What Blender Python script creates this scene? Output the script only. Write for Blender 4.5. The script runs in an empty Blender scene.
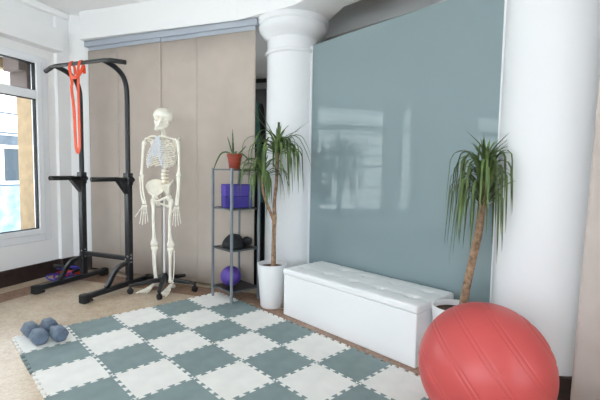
import bpy, bmesh, math, random
from mathutils import Vector, Matrix, noise
random.seed(7)
C = bpy.context.scene.collection
PI = math.pi
R = math.radians

# ------------------------------------------------------------------ helpers
def lin(c):
    return tuple((v/255/12.92) if v/255 <= .04045 else ((v/255+.055)/1.055)**2.4 for v in c) + (1.0,)

def mat(name, rgb, rough=.6, metal=0, spec=.5, var=0, vscale=8, bump=0, bscale=60, coat=0, coat_rough=.05, sub=0):
    m = bpy.data.materials.new(name); m.use_nodes = True
    nt = m.node_tree; b = nt.nodes['Principled BSDF']
    b.inputs['Base Color'].default_value = lin(rgb)
    b.inputs['Roughness'].default_value = rough
    b.inputs['Metallic'].default_value = metal
    b.inputs['Specular IOR Level'].default_value = spec
    b.inputs['Coat Weight'].default_value = coat
    b.inputs['Coat Roughness'].default_value = coat_rough
    tc = nt.nodes.new('ShaderNodeTexCoord')
    if var:
        n = nt.nodes.new('ShaderNodeTexNoise'); n.inputs['Scale'].default_value = vscale; n.inputs['Detail'].default_value = 5
        r = nt.nodes.new('ShaderNodeValToRGB')
        a = lin(tuple(max(0, v*(1-var)) for v in rgb)); d = lin(tuple(min(255, v*(1+var)) for v in rgb))
        r.color_ramp.elements[0].position = .3; r.color_ramp.elements[1].position = .7
        r.color_ramp.elements[0].color = a; r.color_ramp.elements[1].color = d
        nt.links.new(tc.outputs['Object'], n.inputs['Vector']); nt.links.new(n.outputs['Fac'], r.inputs['Fac'])
        nt.links.new(r.outputs['Color'], b.inputs['Base Color'])
    if bump:
        n2 = nt.nodes.new('ShaderNodeTexNoise'); n2.inputs['Scale'].default_value = bscale; n2.inputs['Detail'].default_value = 3
        bp = nt.nodes.new('ShaderNodeBump'); bp.inputs['Strength'].default_value = bump; bp.inputs['Distance'].default_value = .004
        nt.links.new(tc.outputs['Object'], n2.inputs['Vector']); nt.links.new(n2.outputs['Fac'], bp.inputs['Height'])
        nt.links.new(bp.outputs['Normal'], b.inputs['Normal'])
    return m

def obj(name, bm, m, parent=None, smooth=False, bevel=0, angle=None, mods=None):
    bmesh.ops.recalc_face_normals(bm, faces=bm.faces[:])
    me = bpy.data.meshes.new(name); bm.to_mesh(me); bm.free()
    o = bpy.data.objects.new(name, me); C.objects.link(o)
    for x in (m if isinstance(m, (list, tuple)) else [m]): me.materials.append(x)
    if smooth:
        for p in me.polygons: p.use_smooth = True
        if angle: me.set_sharp_from_angle(angle=R(angle))
    if bevel:
        mod = o.modifiers.new('bevel', 'BEVEL'); mod.width = bevel; mod.segments = 2; mod.limit_method = 'ANGLE'; mod.angle_limit = R(35)
    if parent: o.parent = parent
    return o

def tag(o, label, cat, group=None):
    o['label'] = label; o['category'] = cat
    if group: o['group'] = group
    return o

def thing(name, label, cat, loc=(0, 0, 0), rz=0, group=None):
    o = bpy.data.objects.new(name, None); C.objects.link(o)
    o.location = loc; o.rotation_euler = (0, 0, rz); o.empty_display_size = .05
    return tag(o, label, cat, group)

def struct(name, bm, m, parent=None, **k):
    o = obj(name, bm, m, parent, **k)
    if not parent: o['kind'] = 'structure'
    return o

def BM(): return bmesh.new()

def box(bm, x0, x1, y0, y1, z0, z1, M=None):
    vs = [bm.verts.new((x, y, z)) for z in (z0, z1) for x, y in ((x0, y0), (x1, y0), (x1, y1), (x0, y1))]
    for f in ((3, 2, 1, 0), (4, 5, 6, 7), (0, 1, 5, 4), (1, 2, 6, 5), (2, 3, 7, 6), (3, 0, 4, 7)):
        bm.faces.new([vs[i] for i in f])
    if M is not None: bmesh.ops.transform(bm, matrix=M, verts=vs)
    return vs

def prism(bm, poly, z0, z1):
    n = len(poly)
    a = [bm.verts.new((p[0], p[1], z0)) for p in poly]; b = [bm.verts.new((p[0], p[1], z1)) for p in poly]
    bm.faces.new(a[::-1]); bm.faces.new(b)
    for i in range(n):
        j = (i+1) % n; bm.faces.new((a[i], a[j], b[j], b[i]))

def lathe(bm, prof, n=32, cx=0, cy=0):
    rings = []
    for r, z in prof:
        if r < 1e-6: rings.append([bm.verts.new((cx, cy, z))])
        else: rings.append([bm.verts.new((cx+r*math.cos(2*PI*k/n), cy+r*math.sin(2*PI*k/n), z)) for k in range(n)])
    for A, B in zip(rings, rings[1:]):
        for k in range(n):
            l = (k+1) % n
            if len(A) == 1 and len(B) == 1: continue
            if len(A) == 1: bm.faces.new((A[0], B[k], B[l]))
            elif len(B) == 1: bm.faces.new((A[k], A[l], B[0]))
            else: bm.faces.new((A[k], A[l], B[l], B[k]))
    if len(rings[0]) > 1: bm.faces.new(rings[0][::-1])
    if len(rings[-1]) > 1: bm.faces.new(rings[-1])

def spline(P, k=6):
    P = [tuple(p) for p in P]
    out = []
    Q = [P[0]] + P + [P[-1]]
    for i in range(1, len(Q)-2):
        a, b, c, d = Q[i-1], Q[i], Q[i+1], Q[i+2]
        for s in range(k):
            t = s/k
            out.append(tuple(.5*((2*b[j])+(c[j]-a[j])*t+(2*a[j]-5*b[j]+4*c[j]-d[j])*t*t+(3*b[j]-a[j]-3*c[j]+d[j])*t**3) for j in range(len(b))))
    out.append(P[-1])
    return out

def sweep(bm, pts, radii, n=10, up=None, square=False, closed=False):
    """tube along points; a radius may be a number or a pair (side, up)"""
    P = [Vector(p[:3]) for p in pts]; N = len(P)
    if not isinstance(radii, (list, tuple)) or (isinstance(radii, tuple) and len(radii) == 2 and N != 2): radii = [radii]*N
    T = []
    for i in range(N):
        a = P[(i-1) % N] if closed else P[max(i-1, 0)]; b = P[(i+1) % N] if closed else P[min(i+1, N-1)]
        t = (b-a); T.append(t.normalized() if t.length > 1e-9 else Vector((0, 0, 1)))
    u = Vector(up) if up else (Vector((0, 0, 1)) if abs(T[0].z) < .9 else Vector((0, 1, 0)))
    rings = []
    for i in range(N):
        u = (u-T[i]*u.dot(T[i]))
        u = u.normalized() if u.length > 1e-6 else T[i].orthogonal().normalized()
        s = T[i].cross(u)
        r = radii[i]; ra, rb = (r if isinstance(r, (tuple, list)) else (r, r))
        if square:
            ring = [P[i]+s*ra*x+u*rb*y for x, y in ((-1, -1), (1, -1), (1, 1), (-1, 1))]
        else:
            ring = [P[i]+s*ra*math.cos(2*PI*k/n)+u*rb*math.sin(2*PI*k/n) for k in range(n)]
        rings.append([bm.verts.new(p) for p in ring])
    m = len(rings[0])
    for i in range(N if closed else N-1):
        A, B = rings[i], rings[(i+1) % N]
        for k in range(m):
            l = (k+1) % m; bm.faces.new((A[k], A[l], B[l], B[k]))
    if not closed:
        bm.faces.new(rings[0][::-1]); bm.faces.new(rings[-1])

def bone(bm, prof, n=10, k=5, up=None):
    """smooth tube through (x,y,z,r) or (x,y,z,ra,rb) points"""
    S = spline([tuple(p)+(p[3],) if len(p) == 4 else tuple(p) for p in prof], k)
    sweep(bm, S, [(max(s[3], .0008), max(s[4], .0008)) for s in S], n, up)

def ell(bm, c, r, seg=16, M=None, amt=None):
    d = bmesh.ops.create_uvsphere(bm, u_segments=seg, v_segments=max(6, seg*2//3), radius=1)
    mt = Matrix.Translation(c) @ (M or Matrix.Identity(4)) @ Matrix.Diagonal((r[0], r[1], r[2], 1))
    bmesh.ops.transform(bm, matrix=mt, verts=d['verts'])
    return d['verts']

# ------------------------------------------------------------------ materials
WHITE = mat('wall_paint', (244, 245, 246), .55, bump=.05, bscale=120)
CEIL = mat('ceiling_paint', (246, 247, 248), .7, bump=.04, bscale=90)
COLM = mat('column_paint', (238, 240, 243), .45, bump=.04, bscale=40)
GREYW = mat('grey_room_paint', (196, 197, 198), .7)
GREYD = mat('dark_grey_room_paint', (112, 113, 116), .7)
PVC = mat('white_window_frame', (238, 241, 245), .3)
DARKWOOD = mat('dark_baseboard_wood', (46, 34, 31), .4, var=.25, vscale=14)
CURT = mat('beige_panel_fabric', (190, 179, 169), .85, var=.025, vscale=5, bump=.12, bscale=400)
DRAPE = mat('pale_drape_fabric', (200, 190, 184), .85, var=.03, vscale=4, bump=.12, bscale=300)
ALU = mat('aluminium_track', (186, 194, 206), .35, metal=.3)
BLACK = mat('black_powder_coat', (29, 31, 35), .38, var=.08, vscale=30)
RUBBER = mat('black_rubber', (26, 27, 29), .65)
STEEL = mat('bolt_steel', (190, 194, 198), .25, metal=1)
ORANGE = mat('orange_latex', (222, 70, 12), .5, var=.05)
BLUET = mat('blue_latex_tube', (52, 50, 170), .4)
REDT = mat('red_latex_tube', (176, 34, 48), .4)
GREYM = mat('grey_shelf_metal', (132, 140, 146), .4, metal=.3, var=.04)
RIMM = mat('dark_grey_rim', (84, 88, 93), .4, metal=.2)
SHELFW = mat('dark_shelf_board', (34, 31, 31), .45, var=.2, vscale=40)
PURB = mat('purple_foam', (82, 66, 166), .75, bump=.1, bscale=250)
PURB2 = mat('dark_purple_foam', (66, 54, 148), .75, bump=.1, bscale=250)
PURBALL = mat('purple_vinyl', (84, 58, 152), .45)
BLACKCLOTH = mat('black_cloth', (26, 28, 32), .8, var=.2, vscale=40, bump=.3, bscale=120)
GREENCLOTH = mat('dark_green_cloth', (72, 116, 112), .7, var=.2, vscale=20)
BAGCLOTH = mat('black_nylon', (17, 19, 27), .6, var=.1)
TERRA = mat('terracotta_plastic', (152, 57, 33), .5, var=.06, vscale=20)
SOIL = mat('potting_soil', (70, 52, 40), .95, var=.4, vscale=90, bump=.5, bscale=150)
POT = mat('white_plastic_pot', (243, 244, 246), .3)
TRUNK = mat('plant_trunk', (150, 122, 98), .85, var=.25, vscale=40, bump=.6, bscale=70)
LEAF = mat('leaf_green', (86, 108, 58), .5, var=.3, vscale=9)
LEAF2 = mat('dark_leaf_green', (82, 102, 54), .5, var=.3, vscale=9)
ALOE = mat('aloe_green', (86, 112, 74), .5, var=.2, vscale=25)
LEATHER = mat('white_leatherette', (244, 245, 247), .38, bump=.08, bscale=300)
BONE = mat('ivory_bone', (248, 244, 232), .5, var=.03, vscale=20)
CART = mat('bluish_cartilage', (218, 223, 232), .5)
DISC = mat('pale_disc', (214, 206, 186), .6)
NERVE = mat('ochre_nerve_root', (206, 160, 84), .6)
POLEW = mat('white_pole', (232, 234, 238), .3)
BALLM = mat('red_vinyl', (200, 79, 78), .38, var=.02, vscale=6, bump=.03, bscale=90)
DUMB = mat('slate_blue_vinyl', (98, 112, 130), .5, var=.08, vscale=40, bump=.06, bscale=200)
MATG = mat('grey_green_foam', (128, 145, 146), .75, var=.04, vscale=10, bump=.25, bscale=260)
MATW = mat('off_white_foam', (236, 235, 231), .75, var=.02, vscale=10, bump=.25, bscale=260)
STONE = mat('tan_stone', (150, 128, 98), .8, var=.08, vscale=12)
BROWN = mat('brown_shutter', (84, 70, 66), .6)
FACW = mat('white_render', (240, 239, 235), .8, var=.03, vscale=2)
FACB = mat('blue_grey_render', (76, 86, 96), .8, var=.12, vscale=2)
ASPH = mat('street_paving', (206, 208, 208), .9, var=.1)
DGLASS = mat('dark_window_glass', (58, 68, 76), .3, spec=.2)
FACL = mat('pale_blue_base', (116, 142, 158), .8, var=.2, vscale=3)
SHRUB = mat('shrub_leaves', (110, 128, 84), .8, var=.3, vscale=12)
RADM = mat('white_radiator', (236, 238, 240), .35)

def glass_mat():
    m = bpy.data.materials.new('clear_glass'); m.use_nodes = True; nt = m.node_tree
    nt.nodes.remove(nt.nodes['Principled BSDF']); out = nt.nodes['Material Output']
    t = nt.nodes.new('ShaderNodeBsdfTransparent'); t.inputs['Color'].default_value = (.95, .97, .98, 1)
    g = nt.nodes.new('ShaderNodeBsdfGlossy'); g.inputs['Roughness'].default_value = .02
    fr = nt.nodes.new('ShaderNodeFresnel'); fr.inputs['IOR'].default_value = 1.35
    mx = nt.nodes.new('ShaderNodeMixShader')
    nt.links.new(fr.outputs[0], mx.inputs[0]); nt.links.new(t.outputs[0], mx.inputs[1]); nt.links.new(g.outputs[0], mx.inputs[2])
    nt.links.new(mx.outputs[0], out.inputs['Surface'])
    return m
GLASS = glass_mat()

def frosted_mat():
    m = bpy.data.materials.new('frosted_teal_glass'); m.use_nodes = True; nt = m.node_tree
    b = nt.nodes['Principled BSDF']
    b.inputs['Base Color'].default_value = lin((146, 166, 170))
    b.inputs['Roughness'].default_value = .6; b.inputs['Specular IOR Level'].default_value = .3
    b.inputs['Coat Weight'].default_value = 1; b.inputs['Coat Roughness'].default_value = .015; b.inputs['Coat IOR'].default_value = 1.5
    tr = nt.nodes.new('ShaderNodeBsdfTranslucent'); tr.inputs['Color'].default_value = lin((150, 176, 182))
    mx = nt.nodes.new('ShaderNodeMixShader'); mx.inputs[0].default_value = .15
    out = nt.nodes['Material Output']
    nt.links.new(b.outputs[0], mx.inputs[1]); nt.links.new(tr.outputs[0], mx.inputs[2]); nt.links.new(mx.outputs[0], out.inputs['Surface'])
    return m
FROST = frosted_mat()

# room axes: the window wall runs along E1, the panel curtain along E2
A27 = R(27)
E1 = Vector((math.cos(A27), math.sin(A27), 0)); E2 = Vector((math.sin(A27), -math.cos(A27), 0))
W0 = Vector((.107, 1.406, 0))
ROOM = Matrix.Translation(W0) @ Matrix(((E1.x, E2.x, 0, 0), (E1.y, E2.y, 0, 0), (0, 0, 1, 0), (0, 0, 0, 1)))
def W(t, s, z=0): return ROOM @ Vector((t, s, z))
def rbox(bm, t0, t1, s0, s1, z0, z1): box(bm, t0, t1, s0, s1, z0, z1, ROOM)
def rprism(bm, poly, z0, z1): prism(bm, [W(*p)[:2] for p in poly], z0, z1)

def floor_mat():
    m = bpy.data.materials.new('terrazzo'); m.use_nodes = True; nt = m.node_tree; L = nt.links
    b = nt.nodes['Principled BSDF']; b.inputs['Roughness'].default_value = .24; b.inputs['Specular IOR Level'].default_value = .35
    tc = nt.nodes.new('ShaderNodeTexCoord')
    sep = nt.nodes.new('ShaderNodeSeparateXYZ'); L.new(tc.outputs['Object'], sep.inputs[0])
    def math_(op, a, b_, c=None):
        n = nt.nodes.new('ShaderNodeMath'); n.operation = op
        for i, v in enumerate((a, b_, c)):
            if v is None: continue
            if isinstance(v, (int, float)): n.inputs[i].default_value = v
            else: L.new(v, n.inputs[i])
        return n.outputs[0]
    X, Y = sep.outputs['X'], sep.outputs['Y']
    # signed distance in front of the panel curtain: t coordinate of the room frame
    t = math_('SUBTRACT', math_('ADD', math_('MULTIPLY', X, E1.x), math_('MULTIPLY', Y, E1.y)), W0.dot(E1))
    s = math_('SUBTRACT', math_('ADD', math_('MULTIPLY', X, E2.x), math_('MULTIPLY', Y, E2.y)), W0.dot(E2))
    def band(v, lo, hi):
        return math_('MULTIPLY', math_('GREATER_THAN', v, lo), math_('LESS_THAN', v, hi))
    b1 = math_('MULTIPLY', band(t, .48, .74), math_('GREATER_THAN', s, .42))     # border strip before the curtain
    b2 = math_('MULTIPLY', band(s, .18, .42), math_('LESS_THAN', t, .74))        # border strip before the windows
    b3 = math_('MULTIPLY', band(X, 1.535, 1.63), math_('LESS_THAN', Y, -.45))
    dx = math_('SUBTRACT', X, 2.06); dy = math_('SUBTRACT', Y, -.35)
    d = math_('SQRT', math_('ADD', math_('MULTIPLY', dx, dx), math_('MULTIPLY', dy, dy)), 0)
    ring = band(d, .50, .62)
    brown = math_('MAXIMUM', math_('MAXIMUM', b1, b2), math_('MAXIMUM', b3, ring))
    v = nt.nodes.new('ShaderNodeTexVoronoi'); v.inputs['Scale'].default_value = 85; L.new(tc.outputs['Object'], v.inputs['Vector'])
    n = nt.nodes.new('ShaderNodeTexNoise'); n.inputs['Scale'].default_value = 7; n.inputs['Detail'].default_value = 8; n.inputs['Roughness'].default_value = .75
    L.new(tc.outputs['Object'], n.inputs['Vector'])
    r1 = nt.nodes.new('ShaderNodeValToRGB'); e = r1.color_ramp
    e.elements[0].position = .3; e.elements[0].color = lin((188, 166, 142)); e.elements[1].position = .7; e.elements[1].color = lin((212, 196, 176))
    L.new(n.outputs['Fac'], r1.inputs['Fac'])
    r2 = nt.nodes.new('ShaderNodeValToRGB'); e = r2.color_ramp
    e.elements[0].position = .3; e.elements[0].color = lin((124, 92, 78)); e.elements[1].position = .7; e.elements[1].color = lin((160, 126, 108))
    L.new(n.outputs['Fac'], r2.inputs['Fac'])
    mx = nt.nodes.new('ShaderNodeMix'); mx.data_type = 'RGBA'; L.new(brown, mx.inputs['Factor']); L.new(r1.outputs[0], mx.inputs['A']); L.new(r2.outputs[0], mx.inputs['B'])
    # chips
    sv = nt.nodes.new('ShaderNodeSeparateColor'); L.new(v.outputs['Color'], sv.inputs[0])
    chip = nt.nodes.new('ShaderNodeValToRGB'); e = chip.color_ramp; e.interpolation = 'CONSTANT'
    e.elements[0].color = lin((150, 120, 92)); e.elements[1].position = .22; e.elements[1].color = lin((196, 172, 142))
    k = e.elements.new(.75); k.color = lin((226, 212, 190))
    L.new(sv.outputs[0], chip.inputs['Fac'])
    m2 = nt.nodes.new('ShaderNodeMix'); m2.data_type = 'RGBA'; m2.inputs['Factor'].default_value = .16
    L.new(mx.outputs['Result'], m2.inputs['A']); L.new(chip.outputs[0], m2.inputs['B'])
    L.new(m2.outputs['Result'], b.inputs['Base Color'])
    return m

# ------------------------------------------------------------------ setting
bm = BM(); poly = [(-5.2, -.02), (5.0, -.02), (5.0, 5.6), (-5.2, 5.6)]
rprism(bm, poly, -.1, 0); struct('floor', bm, floor_mat())
# main ceiling, and the lower grey ceiling of the room behind the glass
bm = BM(); rprism(bm, [(-5.2, -.02), (5.0, -.02), (5.0, 5.6), (-5.2, 5.6)], 2.68, 2.78); struct('ceiling', bm, CEIL)

wins = [(-1.41, .52), (-1.96, -1.42), (-3.9, -2.86), (-5.0, -4.0), (1.4, 2.5), (2.6, 3.8)]  # last two pairs are unseen windows added to brighten the room behind
Z0, Z1 = .37, 2.17
bm = BM()
rbox(bm, -5.2, 5.0, -.38, 0, -1.2, Z0); rbox(bm, -5.2, 5.0, -.38, 0, Z1, 2.78)
edges = [-5.2] + [e for w in sorted(wins) for e in w] + [5.0]
for a, b in zip(edges[::2], edges[1::2]):
    if b-a > .01: rbox(bm, a, b, -.38, 0, Z0, Z1)
struct('wall_left', bm, WHITE)
bm = BM(); FW = (.4, 4.6, .4, 2.45)  # FW: unseen window opening, added for side light from behind the camera
rbox(bm, -5.35, -5.2, -.38, FW[0], -1.2, 2.78); rbox(bm, -5.35, -5.2, FW[1], 5.75, -1.2, 2.78); rbox(bm, -5.35, -5.2, FW[0], FW[1], -1.2, FW[2]); rbox(bm, -5.35, -5.2, FW[0], FW[1], FW[3], 2.78)
struct('wall_front', bm, WHITE)
bm = BM(); NW = (-4.4, -1.6, .3, 2.4)  # NW: added opening behind the camera, sized to brighten the left wall
rbox(bm, -5.2, NW[0], 5.6, 5.75, -1.2, 2.78); rbox(bm, NW[1], 5.0, 5.6, 5.75, -1.2, 2.78); rbox(bm, NW[0], NW[1], 5.6, 5.75, -1.2, NW[2]); rbox(bm, NW[0], NW[1], 5.6, 5.75, NW[3], 2.78)
struct('wall_near', bm, WHITE)
def added_window(n, q, bf):  # out-of-view windows added to let in more daylight
    a, b, z0, z1 = q; bm = BM(); m_ = (a+b)/2
    for u0, u1, y0, y1 in ((a, a+.08, z0, z1), (b-.08, b, z0, z1), (a+.08, b-.08, z0, z0+.08), (a+.08, b-.08, z1-.08, z1), (m_-.05, m_+.05, z0+.08, z1-.08)): bf(bm, u0, u1, -.035, .035, y0, y1)
    o = struct('window_%d' % n, bm, PVC, bevel=.006)
    for u0, u1 in ((a+.081, m_-.051), (m_+.051, b-.081)):
        bm = BM(); bf(bm, u0, u1, -.004, .004, z0+.081, z1-.081); obj('pane', bm, GLASS, o)
added_window(8, FW, lambda bm, u0, u1, v0, v1, z0, z1: rbox(bm, -5.27+v0, -5.27+v1, u0, u1, z0, z1))
added_window(9, NW, lambda bm, u0, u1, v0, v1, z0, z1: rbox(bm, u0, u1, 5.67+v0, 5.67+v1, z0, z1))
# room behind: grey walls
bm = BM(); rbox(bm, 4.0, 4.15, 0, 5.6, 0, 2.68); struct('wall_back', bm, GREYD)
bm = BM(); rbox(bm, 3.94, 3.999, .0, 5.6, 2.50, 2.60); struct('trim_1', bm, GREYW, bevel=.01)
# pillar between window and curtain
bm = BM(); rprism(bm, [(.6, -.01), (.615, .03), (.755, .03), (.86, .2), (1.1, .2), (1.1, -.01)], 0, 2.68); struct('wall_pillar', bm, WHITE)
bm = BM(); rprism(bm, [(.59, .0), (.605, .05), (.745, .05), (.85, .225), (.90, .225), (.90, .0)], 0, .15)
struct('baseboard_pillar', bm, DARKWOOD, bevel=.004)
bm = BM(); rbox(bm, -5.2, .6, 0, .022, 0, .15); struct('baseboard_left', bm, DARKWOOD, bevel=.004)
# roller blind box over the window
bm = BM(); rbox(bm, -5.2, .62, .0, .12, 2.25, 2.46); struct('trim_2', bm, WHITE, bevel=.006)
bm = BM(); rprism(bm, [(-5.2, 0), (.75, 0), (.75, .06), (-5.2, .06)], 2.61, 2.68); struct('trim_3', bm, CEIL, bevel=.02)
# beam over the curtain and the glass, and the lower grey ceiling behind it
bm = BM()
prism(bm, [W(.74, .2)[:2], W(.74, 2.0)[:2], (1.80, -.62), (1.80, -4.2), (2.10, -4.2), (2.10, -.9), (2.36, -.35), (2.06, .0), W(1.05, 2.0)[:2], W(1.05, .2)[:2]], 2.405, 2.70)
struct('trim_4', bm, WHITE)
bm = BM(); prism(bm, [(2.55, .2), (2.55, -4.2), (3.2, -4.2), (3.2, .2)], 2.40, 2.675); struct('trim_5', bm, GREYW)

# windows
def window(n, t0, t1, transom=True):
    bm = BM()
    for a in ((t0, t0+.07, Z0, Z1), (t1-.07, t1, Z0, Z1), (t0+.07, t1-.07, Z0, Z0+.07), (t0+.07, t1-.07, Z1-.05, Z1)):
        rbox(bm, a[0], a[1], -.07, .012, a[2], a[3])
    o = struct('window_%d' % n, bm, PVC, bevel=.006)
    a, b = t0+.072, t1-.072; zt = 1.775
    bm = BM()
    for q in ((a, a+.06, .44, zt), (b-.06, b, .44, zt), (a+.06, b-.06, .44, .495), (a+.06, b-.06, zt-.02, zt+.06),
              (a, a+.06, zt, 2.12), (b-.06, b, zt, 2.12), (a+.06, b-.06, 2.095, 2.12)):
        rbox(bm, q[0], q[1], -.05, .03, q[2], q[3])
    obj('sash', bm, PVC, o, bevel=.006)
    bm = BM()
    for z0, z1 in ((.495, zt-.02), (zt+.06, 2.095)):
        for q in ((a+.06, a+.066, z0, z1), (b-.066, b-.06, z0, z1), (a+.06, b-.06, z0, z0+.006), (a+.06, b-.06, z1-.006, z1)):
            rbox(bm, q[0], q[1], -.03, .012, q[2], q[3])
    obj('gasket', bm, RUBBER, o)
    for z0, z1 in ((.497, zt-.022), (zt+.062, 2.093)):
        bm = BM(); rbox(bm, a+.062, b-.062, -.012, -.004, z0, z1); obj('pane', bm, GLASS, o)
    # the stone reveal outside
    bm = BM()
    rbox(bm, t1-.075, t1+.0, -.33, -.075, Z0-.0, 2.165); rbox(bm, t0, t0+.05, -.33, -.075, Z0, 2.165)
    if n == 1: rbox(bm, .20, t1-.075, -.50, -.385, 2.07, 2.6)
    obj('stone_reveal', bm, STONE, o)
    bm = BM(); rbox(bm, t0, t1, -.42, -.07, Z0-.05, Z0+.0); obj('outer_sill', bm, PVC, o)
    return o
for i, w in enumerate(wins): window(i+1, *w)
# brown shutter housing outside the first window
bm = BM(); rbox(bm, .375, .444, -.32, -.085, 1.86, 2.165); rbox(bm, .30, .3745, -.30, -.085, 2.02, 2.165)
tag(obj('shutter_box', bm, BROWN, bevel=.005), 'dark brown shutter housing outside the top of the window', 'shutter box')

# columns
def column(name, cx, cy, r, label):
    o = thing(name, label, 'column', (cx, cy, 0), 0)
    bm = BM(); lathe(bm, [(r, 0), (r, 1.0), (r*.985, 2.0), (r*.985, 2.10)], 64); obj('shaft', bm, COLM, o, smooth=True, angle=40)
    bm = BM(); q = r*.985
    pr = [(q, 2.10), (q+.012, 2.105), (q+.018, 2.118), (q+.012, 2.131), (q+.002, 2.136), (q, 2.145), (q, 2.235), (q+.012, 2.24), (q+.016, 2.25), (q+.03, 2.262),
          (q+.06, 2.285), (q+.075, 2.31), (q+.078, 2.335), (q+.07, 2.355), (q+.085, 2.365), (q+.085, 2.405)]
    lathe(bm, pr, 64); obj('capital', bm, COLM, o, smooth=True, angle=50)
    bm = BM(); lathe(bm, [(r+.012, 0), (r+.012, .112), (r, .118), (r-.002, .118)], 64); obj('plinth_band', bm, DARKWOOD, o, smooth=True, angle=40)
    o['kind'] = 'structure'
    return o
column('column', 2.06, -.35, .23, 'round white column with moulded capital behind the left potted plant')
column('column', 2.06, -2.418, .25, 'wide round white column at the right behind the red ball')

# frosted glass partition with white end strips
GA = Vector((2.068, -.595, 0)); GB = Vector((2.062, -2.142, 0))
gd = (GB-GA).normalized(); gn = Vector((gd.y, -gd.x, 0))
if gn.x > 0: gn = -gn
def gbox(bm, u0, u1, v0, v1, z0, z1):
    M = Matrix(((gd.x, gn.x, 0, GA.x), (gd.y, gn.y, 0, GA.y), (0, 0, 1, 0), (0, 0, 0, 1))); box(bm, u0, u1, v0, v1, z0, z1, M)
gl = (GB-GA).length
g = thing('glass_partition', 'large frosted blue-grey glass partition behind the white bench', 'glass partition', GA, 0)
def loc(o): o.matrix_parent_inverse = Matrix.Translation(-GA); return o
bm = BM(); gbox(bm, 0, gl, -.008, 0, .02, 2.172)
for v in bm.verts:
    if v.co.z > 1: v.co.z = 2.162+.030*(v.co-GA).xy.dot(gd.xy)/1.18
loc(obj('glass_pane', bm, FROST, g))
bm = BM(); gbox(bm, -.022, -.001, -.03, .008, 0, 2.16); gbox(bm, gl+.001, gl+.04, -.03, .008, 0, 2.60); loc(obj('edge_strip', bm, PVC, g, bevel=.002))
bm = BM(); gbox(bm, 0, gl, -.02, .008, .0, .019); loc(obj('floor_channel', bm, ALU, g))

# outside: street, house across it
bm = BM(); rbox(bm, -30, 20, -30, 30, -1.3, -1.201); struct('ground', bm, ASPH)
fc = thing('house_facade', 'pale house with a grey band across the street seen through the window', 'building', W(2, -9, -1.2), A27)
bm = BM(); box(bm, -18, 1, -.3, 0, 3.25, 7.5); obj('upper_wall', bm, FACW, fc)
bm = BM(); box(bm, -18, 1, -.2, .02, 1.7, 3.25); obj('lower_wall', bm, FACB, fc)
bm = BM(); box(bm, -18, 1, -.2, .05, 0, 1.7); obj('base_wall', bm, FACL, fc)
bm = BM()
for z in (3.3, 3.9, 4.6, 5.3, 6.0, 6.7): box(bm, -18, 1, -.01, .02, z, z+.05)
for x in range(-17, 1, 2): box(bm, x, x+.04, -.01, .02, 3.25, 7.5)
obj('panel_joints', bm, FACB, fc)
for k in range(7):
    x = -15.2+2.4*k
    bm = BM(); box(bm, x, x+1.5, .02, .06, 1.75, 2.95); f = obj('window', bm, PVC, fc)
    bm = BM(); box(bm, x+.1, x+.7, .06, .07, 1.85, 2.85); box(bm, x+.8, x+1.4, .06, .07, 1.85, 2.85); obj('pane', bm, DGLASS, f)
sf = thing('stone_house', 'pale stone house across the street mirrored in the frosted glass', 'building', W(2, -9, -1.2), A27+PI)
bm = BM(); box(bm, 1.02, 16, -.3, .1, 0, 7.5); obj('stone_wall', bm, FACW, sf)
bm = BM()
for k in range(17): box(bm, 1.02, 16, .1, .112, .4+.42*k, .445+.42*k)
obj('stone_courses', bm, FACL, sf)
for x in (3.2, 7.4, 11.6):
    bm = BM(); box(bm, x, x+1.3, .1, .16, 4.6, 6.6); f = obj('window', bm, PVC, sf)
    bm = BM(); box(bm, x+.1, x+1.2, .16, .17, 4.7, 6.5); obj('pane', bm, DGLASS, f)
for ch in fc.children_recursive: pass
fc.rotation_euler = (0, 0, A27+PI); fc.scale = (1, 1, 1)
def bush(p, r, label):
    bm = BM()
    for k in range(160):
        d = Vector((random.gauss(0, 1), random.gauss(0, 1), random.gauss(0, .8))).normalized()*r*random.uniform(.5, 1)
        q = Vector((d.x, d.y, abs(d.z)*1.3+.05)); a = Vector((random.gauss(0, 1), random.gauss(0, 1), random.gauss(0, 1))).normalized(); b_ = a.orthogonal().normalized(); s = r*.16
        vs = [bm.verts.new(q+a*s), bm.verts.new(q+b_*s*.5), bm.verts.new(q-a*s), bm.verts.new(q-b_*s*.5)]; bm.faces.new(vs)
    o = obj('shrub', bm, SHRUB); o.location = p; tag(o, label, 'shrub')
bush(W(3.1, -4.2, -1.2), .55, 'pale shrub in the street low behind the window pane')

# radiator under the windows
rd = thing('radiator', 'white column radiator below the windows mirrored in the glass', 'radiator', W(-.5, .07), A27)
bm = BM()
for k in range(14): 
    x = -.34+k*.052; box(bm, x-.018, x+.018, -.035, .035, .14, .33)
obj('columns', bm, RADM, rd, bevel=.008)
bm = BM(); box(bm, -.36, .36, -.028, .028, .11, .139); box(bm, -.36, .36, -.028, .028, .331, .36)
for x in (-.3, .3): box(bm, x-.01, x+.01, -.02, .02, 0, .109)
obj('header_pipe', bm, RADM, rd, bevel=.006)

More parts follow.
